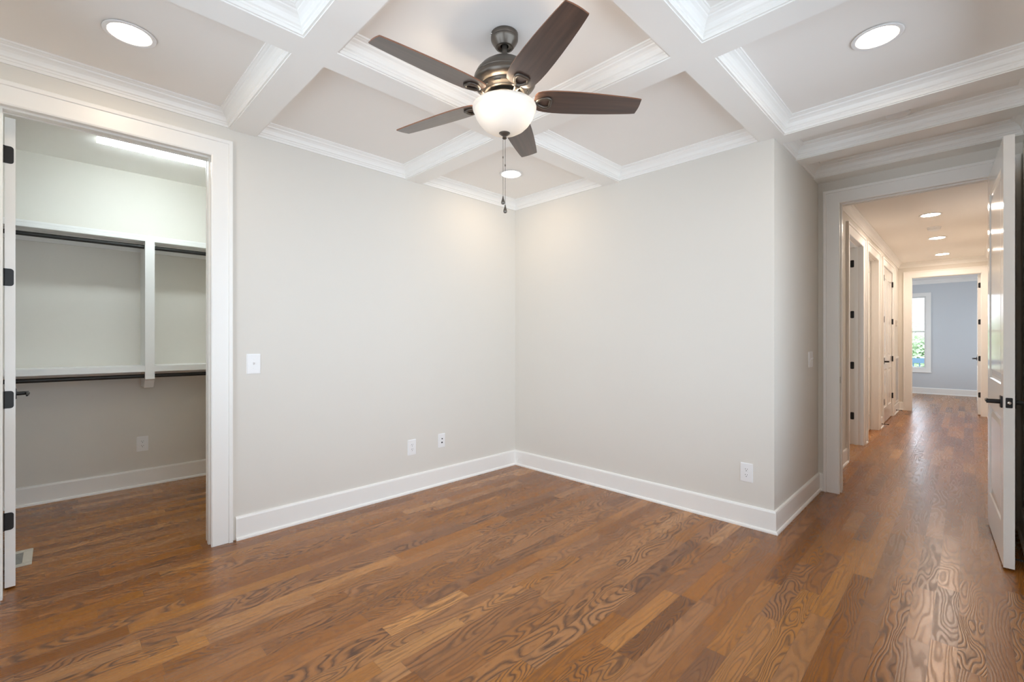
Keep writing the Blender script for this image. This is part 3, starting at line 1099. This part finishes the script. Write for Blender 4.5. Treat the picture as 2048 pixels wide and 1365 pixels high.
rod(-1.575, 2.072, 'black hanging rod under the upper closet shelf')
rod(-1.575, 0.985, 'black hanging rod under the lower closet shelf')
b = B()
for pc in ([(-1.80, 0.885), (-1.585, 0.885), (-1.535, 0.950), (-1.527, 0.955), (-1.527, 1.020), (-1.80, 1.020)],
           [(-1.527, 0.955), (-1.516, 0.962), (-1.516, 1.020), (-1.527, 1.020)],
           [(-1.527, 1.020), (-1.516, 1.020), (-1.516, 1.075), (-1.527, 1.075)],
           [(-1.83, 1.075), (-1.80, 1.075), (-1.80, 2.055), (-1.83, 2.055)],
           [(-1.80, 1.075), (-1.527, 1.075), (-1.527, 2.055), (-1.80, 2.055)],
           [(-1.527, 1.075), (-1.516, 1.075), (-1.516, 2.055), (-1.527, 2.055)],
           [(-1.80, 2.055), (-1.527, 2.055), (-1.527, 2.113), (-1.80, 2.113)],
           [(-1.527, 2.055), (-1.516, 2.055), (-1.516, 2.113), (-1.527, 2.113)]):
    b.prism(pc, -2.853, -2.790, 'xz')
bmesh.ops.remove_doubles(b.bm, verts=b.bm.verts, dist=1e-5)
tag(b.build('shelf_support', M_SHELF), 'white upright board tying both closet shelves to the wall', 'shelf support')


# ------------------------------------------------------------------ plates on walls
def plate_frame(root, w, h):
    b = B()
    b.prism(rounded(w, h, 0.004, 3), 0.0, -0.006, 'xz', 0.0)
    bm = b.bm
    es = [e for e in bm.edges if all(abs(v.co.y + 0.006) < 1e-6 for v in e.verts)]
    bmesh.ops.bevel(bm, geom=es, offset=0.004, segments=2, affect='EDGES', clamp_overlap=True)
    return b.build('plate', M_PLASTIC, root)


def outlet():
    """Duplex outlet, local: wall at y = 0, facing -y."""
    root = empty('wall_outlet')
    plate_frame(root, 0.081, 0.130)
    for z in (0.0195, -0.0195):
        b = B()
        b.prism(rounded(0.034, 0.029, 0.012, 5, 0, z), -0.005, -0.0075, 'xz')
        r = b.build('receptacle', M_PLASTIC, root)
        b = B()
        b.box(-0.0077, -0.0053, -0.0079, -0.007, z + 0.001, z + 0.009)
        b.box(0.0053, 0.0077, -0.0079, -0.007, z + 0.002, z + 0.008)
        b.lathe([(0.0001, -0.0079), (0.0027, -0.0079), (0.0027, -0.007)], 12, (0, 0, z - 0.007), 'y')
        b.build('slot', M_SLOT, r)
    b = B()
    b.lathe([(0.0001, -0.0072), (0.0025, -0.0068), (0.003, -0.005)], 12, (0, 0, 0), 'y')
    b.build('screw', M_PLASTIC, root, True)
    return root


po = outlet()
outs = [((0.0, -1.248, 0.380), PI / 2, 'duplex outlet on the left wall, left of the small cable plate'),
        ((2.247, 0.0, 0.371), 0.0, 'duplex outlet low on the back wall near its right end'),
        ((XB, -2.838, 0.372), PI / 2, 'duplex outlet low on the closet back wall under the shelves')]
for i, (loc, rz, lab) in enumerate(outs):
    o = po if i == 0 else copy_tree(po)
    o.location = loc
    o.rotation_euler = (0, 0, rz)
    tag(o, lab, 'outlet', 'wall outlets')

cp = tag(empty('cable_plate', (0.0, -0.939, 0.391), PI / 2), 'small cable and phone plate right of the left-wall outlet', 'wall plate')
plate_frame(cp, 0.074, 0.122)
b = B()
b.lathe([(0.0001, -0.013), (0.0045, -0.013), (0.0045, -0.005)], 14, (0, 0, 0.016), 'y')
b.build('coax_port', M_SLOT, cp, True)
b = B()
b.box(-0.0075, 0.0075, -0.008, -0.005, -0.024, -0.012, 0.001)
b.build('phone_port', M_SLOT, cp)


def switch(gang, loc, rz, label):
    root = empty('light_switch', loc, rz)
    plate_frame(root, 0.083 + 0.046 * (gang - 1), 0.130)
    for k in range(gang):
        x = (k - (gang - 1) / 2) * 0.046
        b = B()
        b.box(x - 0.0055, x + 0.0055, -0.0068, -0.005, -0.013, 0.013, 0.0004)
        b.build('toggle_surround', M_PLASTIC, root)
        b = B()
        b.prism([(-0.005, 0.002), (-0.005, -0.008), (-0.0175, 0.008), (-0.0175, 0.012), (-0.014, 0.013)], x - 0.004, x + 0.004, 'yz')
        b.build('toggle', M_PLASTIC, root)
        for z in (0.030, -0.030):
            b = B()
            b.lathe([(0.0001, -0.0072), (0.0025, -0.0068), (0.003, -0.005)], 10, (x, 0, z), 'y')
            b.build('screw', M_PLASTIC, root, True)
    return tag(root, label, 'light switch')


switch(1, (0.0, -2.457, 1.13), PI / 2, 'single toggle light switch right of the closet doorway')
switch(2, (2.418, 0.985, 1.13), PI / 2, 'double toggle light switch on the entry wall by the hall doorway')

# return grille and thermostat on the hallway wall
g = tag(empty('return_grille', (2.418, 7.385, 0.585), PI / 2), 'white louvred return air grille low on the hallway wall by the far doorway', 'air grille')
b = B()
for X0, X1, Z0, Z1 in ((-0.27, -0.235, -0.415, 0.415), (0.235, 0.27, -0.415, 0.415), (-0.235, 0.235, -0.415, -0.38), (-0.235, 0.235, 0.38, 0.415)):
    b.box(X0, X1, -0.012, 0.0, Z0, Z1, 0.002)
b.build('grille_frame', M_TRIM, g)
b = B()
b.box(-0.235, 0.235, -0.003, 0.0, -0.38, 0.38)
b.build('backing', paint('grille_shadow_grey', (0.40, 0.38, 0.37), 0.7), g)
b = B()
z = -0.375
while z < 0.375:
    b.quad((-0.235, -0.007, z), (0.235, -0.007, z), (0.235, -0.002, z + 0.010), (-0.235, -0.002, z + 0.010))
    z += 0.019
b.build('louvres', paint('grille_louvre_grey', (0.66, 0.64, 0.64), 0.5), g)
t = tag(empty('thermostat', (2.418, 7.30, 1.60), PI / 2), 'small beige thermostat on the hallway wall above the return grille', 'thermostat')
b = B()
b.prism(rounded(0.085, 0.115, 0.012, 4), 0.0, -0.018, 'xz', 0.003)
b.build('body', paint('beige_plastic', (0.74, 0.70, 0.645), 0.4), t, True)
b = B()
b.box(-0.028, 0.028, -0.0188, -0.0175, 0.005, 0.04)
b.build('display', paint('grey_display', (0.35, 0.37, 0.35), 0.3), t)

# floor register in the closet
v = tag(empty('floor_register', (-0.605, -3.545, 0.0)), 'beige floor register in the closet beside the open closet door', 'floor vent')
b = B()
for X0, X1, Y0, Y1 in ((-0.14, -0.10, -0.07, 0.07), (0.10, 0.14, -0.07, 0.07), (-0.10, 0.10, -0.07, -0.03), (-0.10, 0.10, 0.03, 0.07)):
    b.box(X0, X1, Y0, Y1, 0.0, 0.005, 0.0015)
b.build('register_frame', M_VENT, v)
b = B()
b.box(-0.10, 0.10, -0.03, 0.03, 0.0003, 0.0016)
b.build('duct_opening', M_SLOT, v)
b = B()
for k in range(15):
    x = -0.095 + k * 0.0136
    b.box(x - 0.0012, x + 0.0012, -0.03, 0.03, 0.0016, 0.0035)
b.build('fins', M_VENT, v)


# spring door stops screwed to baseboards
def door_stop():
    """Local: screwed to a vertical face at x = 0, pointing +x."""
    root = empty('door_stop')
    b = B()
    b.lathe([(0.0001, 0.0), (0.010, 0.0), (0.009, 0.004), (0.006, 0.010)], 16, (0, 0, 0), 'x')
    b.build('mount', M_BLACK, root, True)
    b = B()
    b.tube([(0.008 + 0.060 * k / 80, 0.0055 * math.cos(k * 0.95), 0.0055 * math.sin(k * 0.95)) for k in range(81)], 0.0013, 6)
    b.build('spring', M_BLACK, root, True)
    b = B()
    b.lathe([(0.006, 0.066), (0.0075, 0.068), (0.0075, 0.080), (0.005, 0.083), (0.0001, 0.083)], 16, (0, 0, 0), 'x')
    b.build('rubber_tip', M_BLACK, root, True)
    return root


ds = door_stop()
for i, (loc, rz, lab) in enumerate([((2.434, 5.24, 0.055), 0.0, 'black spring door stop on the baseboard left of the double doors'),
                                    ((2.434, 7.16, 0.055), 0.0, 'black spring door stop on the baseboard under the return grille'),
                                    ((3.576, 0.425, 0.055), PI, 'black spring door stop behind the open hall door')]):
    o = ds if i == 0 else copy_tree(ds)
    o.location = loc
    o.rotation_euler = (0, 0, rz)
    tag(o, lab, 'door stop', 'spring door stops')

# ------------------------------------------------------------------ outside the far window
b = B()
b.box(-6, 9, 11.7, 14.3, -0.30, -0.18)
struct(b.build('deck', M_DECK), 'pale deck outside the far window', 'deck')
b = B()
b.box(-60, 60, 14.3, 90, -1.2, -1.0)
struct(b.build('lawn', M_LAWN), 'pale lawn beyond the deck', 'lawn')
r = tag(empty('deck_railing', (1.5, 14.0, -0.18)), 'slate blue deck railing seen through the far window', 'railing')
b = B()
b.box(-5, 5, -0.05, 0.05, 0.83, 0.97)
b.box(-5, 5, -0.025, 0.025, 0.08, 0.14)
b.build('rail', M_RAIL, r)
for k in range(72):
    b = B()
    b.box(-4.9 + k * 0.137, -4.9 + k * 0.137 + 0.03, -0.015, 0.015, 0.14, 0.83)
    b.build('baluster', M_RAIL, r)
rng = random.Random(3)
for x, y, h, rad, lab in ((0.35, 34.0, 3.7, 1.4, 'pale green tree beyond the railing, left in the far window'),
                          (1.92, 25.0, 2.7, 0.75, 'pale green bushy tree beyond the railing, right in the far window')):
    t = tag(empty('garden_tree', (x, y, -1.0)), lab, 'tree', 'trees outside the far window')
    b = B()
    b.tube([(0, 0, 0), (0.05, 0, h * 0.3), (0.0, 0.05, h * 0.6)], [0.16, 0.12, 0.06], 10)
    b.build('trunk', M_BARK, t, True)
    b = B()
    for k in range(4200):
        dv = Vector((rng.gauss(0, 1), rng.gauss(0, 1), rng.gauss(0, 1))).normalized() * (rng.random() ** 0.4)
        lump = 1 + 0.25 * math.sin(4 * dv.x + 1) * math.cos(5 * dv.z)
        p = Vector((dv.x * rad * lump, dv.y * rad * lump, h * 0.62 + dv.z * h * 0.4 * lump))
        q = Matrix.Rotation(rng.random() * 6.3, 3, 'Z') @ Matrix.Rotation(rng.random() * 3.1, 3, 'X')
        s_ = 0.05 + 0.06 * rng.random()
        b.quad(*[p + q @ Vector(c) * s_ for c in ((-1, 0, 0), (0, -0.5, 0.1), (1, 0, 0), (0, 0.5, 0.1))])
    b.build('crown', M_LEAF, t)
